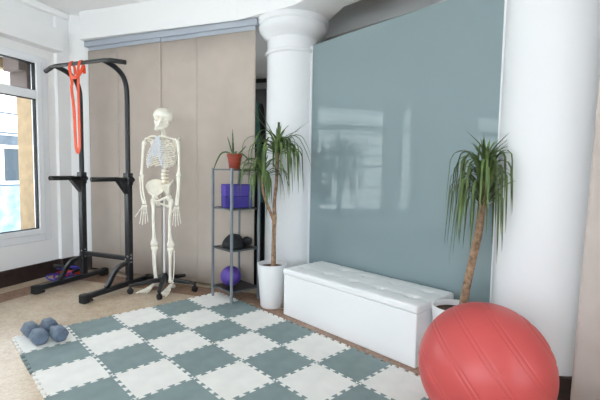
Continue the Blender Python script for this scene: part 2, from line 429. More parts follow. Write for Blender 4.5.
# ------------------------------------------------------------------ panel curtain
CA = Vector((.94, 1.585, 0)); CB = Vector((1.775, -.192, 0)); cd = (CB-CA).normalized(); cn = Vector((cd.y, -cd.x, 0))
if cn.dot(Vector((-1, -1, 0))) < 0: cn = -cn
def cpt(u, v, z): return CA+cd*u+cn*v+Vector((0, 0, z))
CL = (CB-CA).length
us = [0, .412, .945, 1.362, CL]
labs = ['narrow beige fabric panel curtain beside the window pillar', 'beige fabric panel curtain behind the black pull-up tower',
        'beige fabric panel curtain directly behind the skeleton', 'wide beige fabric panel curtain behind the small metal shelf']
for k in range(4):
    o = thing('panel_curtain', labs[k], 'curtain', cpt((us[k]+us[k+1])/2, 0, 0), 0, 'beige panel curtains on the ceiling track')
    a, b = us[k]-(.012 if k else 0), us[k+1]-(.0 if k < 3 else .001); off = .008 if k % 2 else 0.0
    bm = BM(); N = 24; V = []
    for i in range(N+1):
        u = a+(b-a)*i/N; row = []
        for j in range(9):
            z = .03+(2.31-.03)*j/8
            w = off + .0012*math.sin(u*9+k)*(1-j/8)
            row.append(bm.verts.new(cpt(u, w, z)))
        V.append(row)
    for i in range(N):
        for j in range(8): bm.faces.new((V[i][j], V[i+1][j], V[i+1][j+1], V[i][j+1]))
    f = obj('fabric', bm, CURT, o, smooth=True); f.matrix_parent_inverse = Matrix.Translation(-o.location)
    md = f.modifiers.new('thick', 'SOLIDIFY'); md.thickness = .003; md.offset = 0
    bm = BM(); M = Matrix(((cd.x, cn.x, 0, CA.x), (cd.y, cn.y, 0, CA.y), (0, 0, 1, 0), (0, 0, 0, 1)))
    box(bm, a+.013, b-.001, off-.003, off+.006, 2.311, 2.345, M)
    h = obj('carrier_rail', bm, ALU, o); h.matrix_parent_inverse = Matrix.Translation(-o.location)
bm = BM()
box(bm, -.02, CL+.02, -.02, -.003, 2.347, 2.404, M); box(bm, -.02, CL+.02, .002, .012, 2.347, 2.404, M); box(bm, -.02, CL+.02, .018, .03, 2.347, 2.404, M); box(bm, -.02, CL+.02, -.02, .03, 2.39, 2.404, M)
tag(obj('curtain_track', bm, ALU), 'grey metal ceiling track above the beige panel curtains', 'curtain track')

# drape at the right edge
dr = thing('drape', 'pale pinkish beige drape at the right edge beside the wide column', 'curtain', (1.86, -2.80, 0))
bm = BM(); V = []
for i in range(61):
    q = i/60; row = []
    for j in range(13):
        z = .03+2.35*j/12; fl = 1-j/12
        x = 1.765 - .20*q + .018*math.sin(q*26)*(.5+.5*fl)
        y = -2.70 - .55*q + .040*math.cos(q*26)*(.35+.65*fl)+.02*fl
        row.append(bm.verts.new((x-1.86, y+2.80, z)))
    V.append(row)
for i in range(60):
    for j in range(12): bm.faces.new((V[i][j], V[i+1][j], V[i+1][j+1], V[i][j+1]))
f = obj('fabric', bm, DRAPE, dr, smooth=True); md = f.modifiers.new('thick', 'SOLIDIFY'); md.thickness = .004
bm = BM(); box(bm, -.32, -.08, -.5, .16, 2.382, 2.404); obj('rail', bm, ALU, dr)

# ------------------------------------------------------------------ puzzle mats
S = .305
def edge(p, q, flip=1, teeth=5, amp=.019):
    """dovetail teeth from p to q, the shared outline of the two tiles"""
    p = Vector(p); q = Vector(q); d = q-p; L = d.length; d /= L; n = Vector((-d.y, d.x))
    out = [p]; w = L/(teeth*2)
    pos = w*.5
    for k in range(teeth):
        a = w*.5+k*2*w+.0*w; b = a+w
        out += [p+d*(a+.17*w)-n*amp*.45*flip, p+d*(a-.15*w)+n*amp*.55*flip, p+d*(b+.15*w)+n*amp*.55*flip, p+d*(b-.17*w)-n*amp*.45*flip]
    return out
ordn = ['first', 'second', 'third', 'fourth', 'fifth', 'sixth', 'seventh', 'eighth', 'ninth']
NJ = 9
def node(i, j): return (i*S, -j*S)
for j in range(NJ):
    for i in range(5):
        # edges oriented consistently: horizontals left to right, verticals back to front
        top = edge(node(i, j), node(i+1, j), 1 if (i+j) % 2 == 0 else -1)
        right = edge(node(i+1, j), node(i+1, j+1), 1 if (i+1+j) % 2 == 0 else -1)
        bot = edge(node(i, j+1), node(i+1, j+1), 1 if (i+j+1) % 2 == 0 else -1)
        left = edge(node(i, j), node(i, j+1), 1 if (i+j) % 2 == 0 else -1)
        poly = top + right + [Vector(node(i+1, j+1))] + bot[::-1][:-1] + [Vector(node(i, j+1))] + left[::-1][:-1]
        # drop duplicated neighbours
        pl = []
        for v in poly:
            if not pl or (v-pl[-1]).length > 1e-5: pl.append(v)
        c = Vector(((i+.5)*S, -(j+.5)*S))
        pl = [c+(v-c)*.998 for v in pl]
        bm = BM(); prism(bm, [(v.x-c.x, v.y-c.y) for v in pl], 0, .012)
        grey = (i+j) % 2 == 1
        o = obj('puzzle_mat_tile', bm, MATG if grey else MATW); o.location = (c.x, c.y, 0)
        row = 'back row' if j == 0 else ordn[j]+' row from the back'
        tag(o, '%s foam puzzle mat tile, %s from the left in the %s' % ('grey-green' if grey else 'off-white', ordn[i], row), 'mat tile', 'interlocking foam tiles of the checkered mat')

# ------------------------------------------------------------------ pull-up tower
TL = Vector((.750, 1.199, 0)); TR = Vector((.989, .668, 0))
ax = (TR-TL).normalized(); HALF = (TR-TL).length/2; mid = (TL+TR)/2
tw = thing('pull_up_tower', 'tall black pull-up and dip tower in front of the panel curtain', 'exercise tower', mid, math.atan2(ax.y, ax.x))
# local frame: +X from left pole to right pole, +Y away to the back, -Y to the front
for sx, side in ((-1, 'l'), (1, 'r')):
    x = sx*HALF
    bm = BM(); box(bm, x-.024, x+.024, -.445, .215, .025, .07)
    ft = obj('foot_beam', bm, BLACK, tw, bevel=.008)
    bm = BM(); box(bm, x-.034, x+.034, -.51, -.4455, .0, .075); box(bm, x-.03, x+.03, -.48, -.41, 0, .0245); obj('end_cap', bm, RUBBER, ft, bevel=.012)
    bm = BM(); box(bm, x-.032, x+.032, .2155, .275, .0, .074); box(bm, x-.03, x+.03, .19, .25, 0, .0245); obj('end_cap', bm, RUBBER, ft, bevel=.014)
    bm = BM(); box(bm, x-.026, x+.026, -.026, .026, .0705, 1.02); po = obj('post', bm, BLACK, tw, bevel=.006)
    # upper tube bends forward to the bar
    pts = spline([(x, 0, 1.0), (x, 0, 1.5), (x, 0, 1.74), (x, -.012, 1.845), (x, -.052, 1.92), (x, -.135, 1.972), (x, -.243, 1.998)], 6)
    bm = BM(); sweep(bm, pts, .022, 14); obj('arm_tube', bm, BLACK, tw, smooth=True, angle=50)
    # dip arm with gusset and foam grip
    bm = BM(); sweep(bm, [(x, -.026, 1.005), (x-sx*.016, -.13, 1.005)], .017, 12)
    da = obj('dip_arm', bm, BLACK, tw, smooth=True, angle=50)
    bm = BM(); sweep(bm, [(x-sx*.011, -.1, 1.005), (x-sx*.045, -.352, 1.005), (x-sx*.046, -.355, 1.005)], .020, 14); obj('grip', bm, RUBBER, da, smooth=True, angle=50)
    bm = BM()
    vs = [(x-.022, -.027, .99), (x-.022, -.13, .99), (x-.022, -.027, .87), (x+.022, -.027, .99), (x+.022, -.13, .99), (x+.022, -.027, .87)]
    v = [bm.verts.new(p) for p in vs]
    for f in ((0, 1, 2), (5, 4, 3), (0, 3, 4, 1), (1, 4, 5, 2), (2, 5, 3, 0)): bm.faces.new([v[k] for k in f])
    obj('gusset', bm, BLACK, da)
    bm = BM(); lathe(bm, [(0, 0), (.026, 0), (.028, .02), (.02, .035), (0, .037)], 14)
    kb = obj('knob', bm, RUBBER, tw, smooth=True, angle=40); kb.location = (x+.026, 0, 1.0); kb.rotation_euler = (0, PI/2, 0)
    bm = BM(); box(bm, x-.031, x+.031, -.031, .031, .95, 1.06); obj('collar', bm, BLACK, tw, bevel=.006)
    # curved brace
    pts = spline([(x, -.027, .238), (x, -.11, .225), (x, -.175, .18), (x, -.225, .11), (x, -.262, .068)], 6)
    bm = BM(); sweep(bm, pts, (.018, .018), 4, up=(1, 0, 0), square=True); obj('brace', bm, BLACK, tw, bevel=.004)
    for k, (zz) in enumerate((.30, .27, .235, .115)):
        bm = BM(); lathe(bm, [(0, 0), (.010, 0), (.010, .006), (0, .009)], 10)
        b = obj('bolt', bm, STEEL, tw, smooth=True, angle=30); b.location = (x+(-.012 if k % 2 else .012), -.0265, zz); b.rotation_euler = (PI/2, 0, 0)
        if k < 3:
            bm = BM(); lathe(bm, [(0, 0), (.011, 0), (.011, .007), (0, .010)], 10)
            b = obj('bolt', bm, STEEL, tw, smooth=True, angle=30); b.location = (x+.0265, -.008, zz+.012); b.rotation_euler = (0, PI/2, 0)
bm = BM(); box(bm, -HALF+.0265, HALF-.0265, -.02, .02, .255, .295); obj('cross_bar', bm, BLACK, tw, bevel=.006)
pts = spline([(-HALF-.185, -.20, 1.978), (-HALF-.07, -.232, 1.995), (-HALF, -.245, 2.0), (-.2, -.245, 2.0), (0, -.245, 2.0), (.2, -.245, 2.0), (HALF, -.245, 2.0), (HALF+.07, -.232, 1.995), (HALF+.185, -.20, 1.978)], 6)
bm = BM(); sweep(bm, pts, .0165, 14); pb = obj('pull_up_bar', bm, BLACK, tw, smooth=True, angle=50)
for sx in (-1, 1):
    bm = BM(); sweep(bm, [(sx*(HALF+.05), -.237, 1.996), (sx*(HALF+.07), -.232, 1.995), (sx*(HALF+.188), -.199, 1.9775)], .0195, 14); obj('grip', bm, RUBBER, pb, smooth=True, angle=50)
TM = Matrix.Translation(mid) @ Matrix.Rotation(math.atan2(ax.y, ax.x), 4, 'Z')

# resistance bands over the bar
def band(bm, pts, w, th=.0035, up=None):
    sweep(bm, pts, [(w/2, th/2)]*len(pts) if False else (th/2, w/2), 4, up=up, square=True)
bd = thing('resistance_band', 'long orange loop resistance band hanging from the pull-up bar', 'resistance band', TM @ Vector((0, -.245, 2.0)), math.atan2(ax.y, ax.x))
def ribbon(bm, pts, w, th=.004):
    """flat strap whose width lies along local X"""
    P = spline(pts, 6); sweep(bm, P, [(th/2, w/2)]*len(P), 4, up=(1, 0, 0), square=True)
bm = BM()
ribbon(bm, [(.030, .030, -.085), (.029, .026, -.03), (.028, .0, .022), (.028, -.026, -.03), (.026, -.030, -.12), (.024, -.030, -.40), (.024, -.028, -.66), (.016, -.026, -.735), (-.002, -.026, -.765), (-.020, -.026, -.735), (-.028, -.026, -.66), (-.036, -.028, -.42), (-.052, -.034, -.22), (-.050, -.030, -.17), (-.074, -.027, -.07), (-.082, -.024, -.02), (-.084, .0, .022), (-.084, .026, -.03), (-.082, .030, -.085)], .030)
obj('strap', bm, ORANGE, bd, smooth=True, angle=50)
bm = BM()
P = spline([(-.060, -.036, -.085), (-.035, -.042, -.118), (.010, -.046, -.132), (.052, -.044, -.112), (.080, -.038, -.070), (.088, -.028, -.035), (.080, -.020, -.050), (.066, -.024, -.090)], 6)
sweep(bm, P, [(.003, .014)]*len(P), 4, up=(0, 0, 1), square=True)
obj('knot_loop', bm, ORANGE, bd, smooth=True, angle=50)

# exercise tubes on the floor by the left foot
def coil(cx, cy, m, label, seed, handle):
    rnd = random.Random(seed)
    o = thing('exercise_tube', label, 'exercise tube', (cx, cy, 0), rnd.uniform(0, 6), 'exercise tubes coiled on the floor')
    pts = []
    n = 26
    for k in range(n):
        a = k/n*2*PI*2.3; r = .075+.035*math.sin(k*.9+seed)
        pts.append((r*1.25*math.cos(a), r*math.sin(a), .008+.02*(1+math.sin(k*1.1+seed))+.03*(k/n)))
    bm = BM(); sweep(bm, spline(pts, 5), .006, 8); obj('tube', bm, m, o, smooth=True)
    for e in (0, -1):
        p = Vector(pts[e]); bm = BM()
        sweep(bm, [p+Vector((-.06, .03, .012)), p+Vector((.06, .05, .012))], .015, 12); obj('handle', bm, handle, o, smooth=True, angle=50)
    return o
coil(.60, 1.36, BLUET, 'blue exercise tube coiled on the floor by the tower foot', 2, ORANGE)
coil(.66, 1.42, REDT, 'dark red exercise tube on the floor behind the tower foot', 5, RUBBER)
o = coil(.68, 1.40, BLUET, 'blue exercise tube arched up over the red tube behind the tower foot', 9, RUBBER); o.rotation_euler = (.35, .1, 2); o.location.z = .05

# ------------------------------------------------------------------ skeleton on its stand
HUB = Vector((1.205, .405, 0))
st = thing('skeleton_stand', 'black five-legged castor stand with white pole holding the skeleton', 'stand', HUB, 0)
bm = BM(); lathe(bm, [(.035, .07), (.045, .075), (.045, .12), (.032, .135), (.02, .16), (0, .16)], 20); obj('hub', bm, BLACK, st, smooth=True, angle=40)
bm = BM(); lathe(bm, [(.009, .1605), (.009, .838), (0, .838)], 14); obj('pole', bm, POLEW, st, smooth=True, angle=40)
for k in range(5):
    a = R(165+72*k); d = Vector((math.cos(a), math.sin(a), 0)); s_ = Vector((-d.y, d.x, 0))
    bm = BM(); sweep(bm, [d*.03+Vector((0, 0, .098)), d*.12+Vector((0, 0, .094)), d*.30+Vector((0, 0, .074))], [(.024, .018), (.022, .018), (.017, .012)], 4, up=(0, 0, 1), square=True)
    lg = obj('leg', bm, BLACK, st, bevel=.006)
    c = d*.29
    bm = BM()
    for q in (-.017, .005):
        M2 = Matrix.Translation(c+Vector((0, 0, .026))) @ Matrix.Rotation(a+.6*k, 4, 'Z') @ Matrix.Rotation(PI/2, 4, 'X')
        n0 = len(bm.verts); lathe(bm, [(0, q), (.021, q), (.026, q+.003), (.026, q+.010), (.021, q+.013), (0, q+.013)], 18)
        bm.verts.ensure_lookup_table(); bmesh.ops.transform(bm, matrix=M2, verts=bm.verts[n0:])
    n0 = len(bm.verts); lathe(bm, [(0, .028), (.012, .028), (.012, .0625), (0, .0625)], 10); bm.verts.ensure_lookup_table()
    bmesh.ops.translate(bm, vec=c, verts=bm.verts[n0:])
    obj('castor', bm, RUBBER, lg, smooth=True, angle=40)

SKC = Vector((1.18, .395, 0)); SKROT = R(-59.5)
sk = thing('anatomical_skeleton', 'life-size ivory human skeleton model standing on a castor stand', 'skeleton', SKC, SKROT)
def sp(name, bm, m=BONE, parent=None, smooth=True): return obj(name, bm, m, parent or sk, smooth=smooth, angle=60)
# skull, turned a little further to its right than the body
bm = BM(); d = bmesh.ops.create_icosphere(bm, subdivisions=5, radius=1)
def g(v, c, w): return math.exp(-((v.x-c[0])**2+(v.y-c[1])**2+(v.z-c[2])**2)/(w*w))
for v in d['verts']:
    u = v.co.copy()
    r = 1.0
    dent = 0
    for sx in (-1, 1):
        dent += .55*g(u, (sx*.42, -.86, -.24), .22)                 # orbit
        dent += .30*g(u, (sx*.88, -.36, -.38), .26)                 # temple
        dent -= .10*g(u, (sx*.60, -.70, -.52), .22)                 # cheekbone
        dent += .34*g(u, (sx*.74, -.30, -.72), .26)
    dent += .45*g(u, (0, -.84, -.52), .15)                          # nasal opening
    dent += .06*g(u, (0, -.95, -.10), .18)
    dent -= .07*g(u, (0, -.95, .12), .25)                           # brow
    r -= dent
    p = Vector((u.x*.069*r, u.y*.089*r, u.z*.080*r))
    if u.z < -.2 and u.y < .05:
        k = min(1, (-.2-u.z)/.5)*min(1, (.05-u.y)/.5)
        p.z -= .026*k; p.y -= .006*k; p.x *= 1-.12*k
    if u.z < -.45 and u.y > -.1: p.z += .02*min(1, (u.y+.1)/.4)
    v.co = p
HZ = 1.558
skull = sp('skull', bm); skull.location = (.020, .0, HZ); skull.rotation_euler = (R(3), 0, R(-20))
for sx in (-1, 1):
    bm = BM(); bone(bm, [(sx*.040, -.062, -.036, .006), (sx*.060, -.045, -.033, .005), (sx*.069, -.01, -.031, .004), (sx*.067, .012, -.030, .005)], 8); sp('cheek_arch', bm, BONE, skull)
bm = BM()
jp = [(-.052, .010, -.040, .006, .011), (-.052, .008, -.065, .006, .012), (-.046, -.012, -.088, .006, .011), (-.033, -.050, -.103, .006, .010), (-.014, -.078, -.110, .006, .011), (0, -.083, -.110, .007, .012)]
jp = jp+[(-q[0],)+q[1:] for q in jp[:-1]][::-1]
S_ = spline(jp, 5); sweep(bm, S_, [(q[3], q[4]) for q in S_], 10, up=(-1, 0, 0) if False else None); jaw = sp('jaw', bm, BONE, skull)
bm = BM()
for row, zz in ((0, -.083), (1, -.094)):
    for k in range(12):
        a = R(-75+150*k/11); x = .027*math.sin(a); y = -.050-.031*math.cos(a)
        ell(bm, (x, y, zz), (.0038, .0038, .006), 8)
sp('teeth', bm, BONE, skull)

# spine: each vertebra its own bone, pale discs between
def spine_y(z):
    pts = [(1.47, .012), (1.40, .022), (1.34, .045), (1.24, .068), (1.14, .055), (1.05, .03), (.97, .04)]
    for (z1, y1), (z0, y0) in zip(pts, pts[1:]):
        if z <= z1 and z >= z0: t = (z1-z)/(z1-z0); return y1+(y0-y1)*(t*t*(3-2*t))
    return pts[0][1] if z > 1.4 else pts[-1][1]
vz = [1.462-.0155*k for k in range(7)] + [1.350-.0192*k for k in range(12)] + [1.118-.0315*k for k in range(5)]
spn = obj('spine', BM(), DISC, sk)
bm = BM()
bone(bm, [(0, spine_y(z)-.004, z, (.0085 if z > 1.36 else .012 if z > 1.12 else .017)) for z in [1.475-.012*q for q in range(43)]], 12, 2)
me = spn.data; bmesh.ops.recalc_face_normals(bm, faces=bm.faces[:]); bm.to_mesh(me); bm.free()
for k, z in enumerate(vz):
    h = .0155 if k < 7 else (.0192 if k < 19 else .0315)
    r = .012 if k < 7 else (.0145 if k < 19 else .022)
    y = spine_y(z); bm = BM()
    lathe(bm, [(0, z-h*.36), (r, z-h*.36), (r*.86, z), (r, z+h*.36), (0, z+h*.36)], 14, 0, y-.004)
    w = .024 if k < 7 else (.028 if k < 19 else .038)
    for sx in (-1, 1): bone(bm, [(sx*r*.6, y+.01, z, .005), (sx*w, y+.018, z-.002, .004)], 6, 2)
    bone(bm, [(0, y+.012, z, .006), (0, y+.040, z-h*.55, .0045)], 6, 2)
    sp('vertebra', bm, BONE, spn)
for sx in (-1, 1):
    bm = BM()
    for k, z in enumerate(vz[12:]):
        y = spine_y(z); bone(bm, [(sx*.012, y+.014, z-.012, .0035), (sx*.032, y+.004, z-.024, .003)], 6, 2)
    sp('nerve_roots', bm, NERVE, spn)

# rib cage
bm = BM()
bone(bm, [(0, -.050, 1.386, .024, .006), (0, -.056, 1.355, .020, .006), (0, -.064, 1.325, .013, .005), (0, -.082, 1.25, .015, .005), (0, -.086, 1.225, .010, .004), (0, -.085, 1.195, .004, .003)], 10, 4, up=(0, -1, 0)); sp('breastbone', bm, CART)
nr = 12
for k in range(nr):
    zb = vz[7+k]+.004; yb = spine_y(zb)+.008
    W_ = [.055, .082, .099, .110, .118, .123, .126, .126, .122, .114, .102, .080][k]
    drop = [.03, .042, .05, .055, .060, .064, .068, .072, .074, .072, .06, .04][k]
    zs = 1.368-.022*k if k < 7 else 1.215-.012*(k-7)
    ystern = -.05-.006*min(k, 6)
    for sx in (-1, 1):
        end = .84 if k < 10 else (.55 if k == 10 else .4)
        P = []
        for q in range(15):
            a = q/14*end*PI
            x = sx*(.014+(W_-.004)*math.sin(min(a, PI)*.98)**.85) if a > 0 else sx*.014
            yc = (yb+ystern)/2-.004
            y = yb*.5*(1+math.cos(a))+(ystern-.012)*.5*(1-math.cos(a)) + .022*math.sin(a)**2
            z = zb-drop*.5*(1-math.cos(a))
            P.append((x, y, z))
        bm = BM(); sweep(bm, P, [(.0042, .0060)]*len(P), 8, up=(0, 0, 1)); sp('rib', bm, BONE)
        if k < 10:
            e = Vector(P[-1]); t = Vector((sx*.010, ystern-.006, zs)) if k < 7 else Vector((sx*(.028+.010*(k-7)), -.078, 1.205-.017*(k-7)))
            m_ = (e+t)/2+Vector((0, -.012, -.004 if k > 3 else 0))
            bm = BM(); Q = spline([e, m_, t], 5); sweep(bm, Q, [(.0034, .0046)]*len(Q), 8, up=(0, 0, 1)); sp('rib_cartilage', bm, CART)
for sx in (-1, 1):
    bm = BM(); bone(bm, [(sx*.018, -.054, 1.386, .009), (sx*.06, -.064, 1.385, .007), (sx*.11, -.044, 1.372, .0068), (sx*.160, -.012, 1.358, .009)], 8); sp('collarbone', bm)
    bm = BM()
    vs = [(sx*.066, .070, 1.365), (sx*.150, .036, 1.352), (sx*.140, .045, 1.315), (sx*.088, .088, 1.205), (sx*.074, .084, 1.24)]
    f_ = [bm.verts.new(p) for p in vs]; b_ = [bm.verts.new((p[0]*1.0, p[1]+.006, p[2])) for p in vs]
    bm.faces.new(f_); bm.faces.new(b_[::-1])
    for i in range(5): bm.faces.new((f_[i], b_[i], b_[(i+1) % 5], f_[(i+1) % 5]))
    bone(bm, [(sx*.078, .082, 1.335, .004), (sx*.125, .066, 1.362, .006), (sx*.170, .028, 1.374, .008), (sx*.172, .008, 1.374, .006)], 8)
    bone(bm, [(sx*.145, .030, 1.350, .007), (sx*.135, -.005, 1.352, .005)], 6, 3)
    sp('shoulder_blade', bm)
    # arm
    bm = BM(); bone(bm, [(sx*.158, .004, 1.342, .012), (sx*.168, -.004, 1.336, .021), (sx*.177, -.008, 1.315, .017), (sx*.182, -.010, 1.27, .012), (sx*.187, -.014, 1.18, .0105), (sx*.190, -.020, 1.10, .0112), (sx*.191, -.024, 1.068, .017, .013), (sx*.191, -.026, 1.048, .024, .014), (sx*.191, -.026, 1.038, .018, .010)], 12); sp('upper_arm_bone', bm)
    wx = .142 if sx < 0 else .186
    bm = BM(); bone(bm, [(sx*.183, -.012, 1.048, .010), (sx*.182, -.024, 1.024, .012), (sx*(.8*.183+.2*wx), -.030, .96, .0076), (sx*(.45*.183+.55*wx-.004), -.042, .87, .0066), (sx*(wx-.010), -.050, .80, .0064), (sx*(wx-.010), -.051, .788, .008)], 10); sp('ulna', bm)
    bm = BM(); bone(bm, [(sx*.202, -.030, 1.032, .010), (sx*.202, -.032, 1.015, .0068), (sx*(.75*.204+.25*(wx+.014)), -.038, .94, .0072), (sx*(.4*.206+.6*(wx+.014)), -.048, .86, .0072), (sx*(wx+.011), -.054, .805, .0105), (sx*(wx+.010), -.055, .788, .013, .010)], 10); sp('radius', bm)
    # hand: carpus and palm bones, five fingers
    wr = Vector((sx*wx, -.054, .772)); hx = Vector((-.86, -.45, 0)).normalized(); hz = Vector((sx*.02, -.05, -1)).normalized(); hy = hx.cross(hz)
    bm = BM()
    for i in range(4):
        for r_ in range(2): ell(bm, wr+hx*(-.017+.0115*i)+hz*(.000+.012*r_), (.007, .007, .007), 8)
    tips = []
    for i in range(4):
        a = R(-9+5*i); b0 = wr+hx*(-.017+.0115*i)+hz*.020; dr_ = (hz*math.cos(a)+hx*math.sin(a)).normalized()
        L = [.052, .056, .060, .060][i]
        b1 = b0+dr_*L; bone(bm, [(*b0, .0052), (*(b0.lerp(b1, .4)), .0034), (*b1, .0054)], 8, 4); tips.append((b1, dr_, i))
    ta = R(30); t0 = wr+hx*.020+hz*.012; td = (hz*math.cos(ta)+hx*math.sin(ta)-hy*.25*sx).normalized(); t1 = t0+td*.040
    bone(bm, [(*t0, .0055), (*(t0.lerp(t1, .4)), .0038), (*t1, .0055)], 8, 4); tips.append((t1, td, 4))
    hand = sp('hand', bm)
    for b1, dr_, i in tips:
        bm = BM(); p = b1+dr_*.004
        segs = [(.032, .020, .015), (.037, .024, .016), (.039, .026, .017), (.035, .022, .016), (.030, .024)][i]
        dd = dr_.copy()
        for L in segs:
            q = p+dd*L; bone(bm, [(*p, .0046), (*(p.lerp(q, .5)), .003), (*q, .0042)], 8, 3); p = q+dd*.002
            dd = (dd-hy*.16*sx).normalized()
        sp('finger', bm, BONE, hand)

# pelvis
bm = BM()
bone(bm, [(0, .048, .972, .046, .026), (0, .066, .940, .042, .022), (0, .082, .905, .030, .016), (0, .088, .870, .018, .011), (0, .078, .842, .009, .007)], 12, 4, up=(0, -1, 0)); sp('sacrum', bm)
for sx in (-1, 1):
    bm = BM(); V = []; NU, NV = 14, 10
    crest = spline([(.040, .085, .945), (.062, .078, .985), (.098, .055, 1.004), (.130, .010, 1.000), (.142, -.038, .975), (.132, -.066, .945)], 6)
    base = spline([(.036, .066, .905), (.055, .048, .882), (.070, .020, .862), (.088, -.004, .860), (.102, -.026, .868), (.118, -.052, .890)], 6)
    n_ = len(crest)
    for i in range(n_):
        row = []
        for j in range(NV+1):
            t = j/NV; c_ = Vector(base[i]).lerp(Vector(crest[i]), t); bul = math.sin(t*PI)*math.sin(i/(n_-1)*PI)
            c_ += Vector((-.006, .016, -.004))*bul
            row.append(bm.verts.new((sx*.82*c_.x, c_.y, c_.z)))
        V.append(row)
    for i in range(n_-1):
        for j in range(NV): bm.faces.new((V[i][j], V[i+1][j], V[i+1][j+1], V[i][j+1]))
    bmesh.ops.recalc_face_normals(bm, faces=bm.faces[:])
    bmesh.ops.solidify(bm, geom=bm.faces[:], thickness=.008)
    bone(bm, [(sx*.82*x, y, z, .006) for x, y, z in crest[::3]], 8, 3)
    # socket, pubis, ischium
    ell(bm, (sx*.072, .0, .850), (.026, .028, .030), 14)
    bone(bm, [(sx*.070, -.010, .852, .016), (sx*.050, -.048, .842, .010), (sx*.025, -.066, .826, .010), (sx*.004, -.070, .815, .011, .015)], 10)
    bone(bm, [(sx*.070, .016, .842, .018), (sx*.062, .034, .80, .015), (sx*.054, .028, .772, .015), (sx*.038, -.010, .780, .008), (sx*.016, -.054, .802, .008), (sx*.004, -.066, .808, .009)], 10)
    sp('hip_bone', bm)
    # leg
    bm = BM(); bone(bm, [(sx*.070, .0, .852, .014), (sx*.074, .0, .846, .022), (sx*.084, .004, .836, .015), (sx*.098, .008, .818, .020), (sx*.097, .008, .795, .021), (sx*.090, .004, .75, .0155), (sx*.085, -.006, .64, .0130), (sx*.083, -.004, .54, .0135), (sx*.084, .002, .475, .019), (sx*.086, .004, .445, .031, .024), (sx*.085, .006, .424, .036, .026), (sx*.085, .008, .408, .028, .020)], 14, 5, up=(0, 1, 0)); sp('thigh_bone', bm)
    bm = BM(); ell(bm, (sx*.086, -.024, .428), (.018, .009, .020), 12); sp('kneecap', bm)
    bm = BM(); bone(bm, [(sx*.084, .006, .400, .030, .022), (sx*.084, .006, .385, .034, .024), (sx*.083, .006, .355, .021), (sx*.081, .004, .30, .0135), (sx*.078, .006, .20, .0110), (sx*.074, .012, .125, .0125), (sx*.072, .016, .095, .018), (sx*.070, .018, .078, .015)], 12, 5, up=(0, 1, 0)); sp('shin_bone', bm)
    bm = BM(); bone(bm, [(sx*.112, .016, .372, .009), (sx*.113, .018, .34, .006), (sx*.110, .020, .22, .0052), (sx*.098, .022, .11, .006), (sx*.096, .022, .072, .009)], 8); sp('calf_bone', bm)
    # foot: heel, tarsus, five rays
    fa = R(10)*sx; fd = Vector((math.sin(fa), -math.cos(fa), 0)); fs = Vector((math.cos(fa), math.sin(fa), 0)); an = Vector((sx*.080, .02, 0))
    bm = BM()
    bone(bm, [(*(an-fd*.052+Vector((0, 0, .030))), .020), (*(an-fd*.025+Vector((0, 0, .036))), .018), (*(an+fd*.005+Vector((0, 0, .052))), .019), (*(an+fd*.040+Vector((0, 0, .046))), .020, .015), (*(an+fd*.075+Vector((0, 0, .036))), .026, .010)], 10)
    foot = sp('foot', bm)
    for i in range(5):
        o_ = (-.026+.0135*i)*-sx
        L = [.150, .150, .146, .138, .128][i] if True else 0
        b0 = an+fd*.072+fs*o_*.8+Vector((0, 0, .034)); b1 = an+fd*(L-.012)+fs*o_*1.25+Vector((0, 0, .016)); b2 = b1+fd*(.034 if i == 0 else .022)+fs*o_*.1+Vector((0, 0, -.003)); b3 = b2+fd*(.026 if i == 0 else .014)+Vector((0, 0, -.003))
        w = 1.35 if i == 0 else 1
        bm = BM()
        bone(bm, [(*b0, .006*w), (*b0.lerp(b1, .5), .0042*w), (*b1, .0064*w)], 8, 4); bone(bm, [(*(b1+fd*.003), .0055*w), (*b2, .0045*w)], 8, 3); bone(bm, [(*(b2+fd*.002), .005*w), (*b3, .0035*w)], 8, 3)
        sp('toe', bm, BONE, foot)

# ------------------------------------------------------------------ metal shelf and its things
SX0, SX1, SY0, SY1 = 1.428, 1.702, -.345, -.060
SC = ((SX0+SX1)/2, (SY0+SY1)/2)
sh = thing('shelf_rack', 'slim grey metal shelf rack with four dark shelves beside the left plant', 'shelf', (SC[0], SC[1], 0))
hw, hd = (SX1-SX0)/2, (SY1-SY0)/2
for sx in (-1, 1):
    for sy in (-1, 1):
        bm = BM(); x, y = sx*hw, sy*hd
        box(bm, x-.0095, x+.0095, y-.0095, y+.0095, .012 if (sx < 0) else 0, 1.118); obj('post', bm, GREYM, sh, bevel=.002)
for z in (.105, .445, .785, 1.108):
    bm = BM(); box(bm, -hw+.0105, hw-.0105, -hd+.0105, hd-.0105, z-.009, z+.002); b = obj('shelf_board', bm, SHELFW, sh, bevel=.002)
    bm = BM()
    for sy in (-1, 1): box(bm, -hw+.0096, hw-.0096, sy*hd-.005, sy*hd+.005, z-.010, z+.003)
    for sx in (-1, 1): box(bm, sx*hw-.005, sx*hw+.005, -hd+.0096, hd-.0096, z-.010, z+.003)
    obj('rim', bm, RIMM, b, bevel=.0012)

# yoga blocks
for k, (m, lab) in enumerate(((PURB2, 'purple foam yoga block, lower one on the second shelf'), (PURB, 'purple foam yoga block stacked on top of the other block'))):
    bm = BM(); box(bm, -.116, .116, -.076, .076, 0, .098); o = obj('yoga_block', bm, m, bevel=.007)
    o.location = (SC[0]-.002, SC[1]-.012, .7875+.0985*k); o.rotation_euler = (0, 0, R(-22+2*k)); tag(o, lab, 'yoga block', 'purple yoga blocks on the shelf')
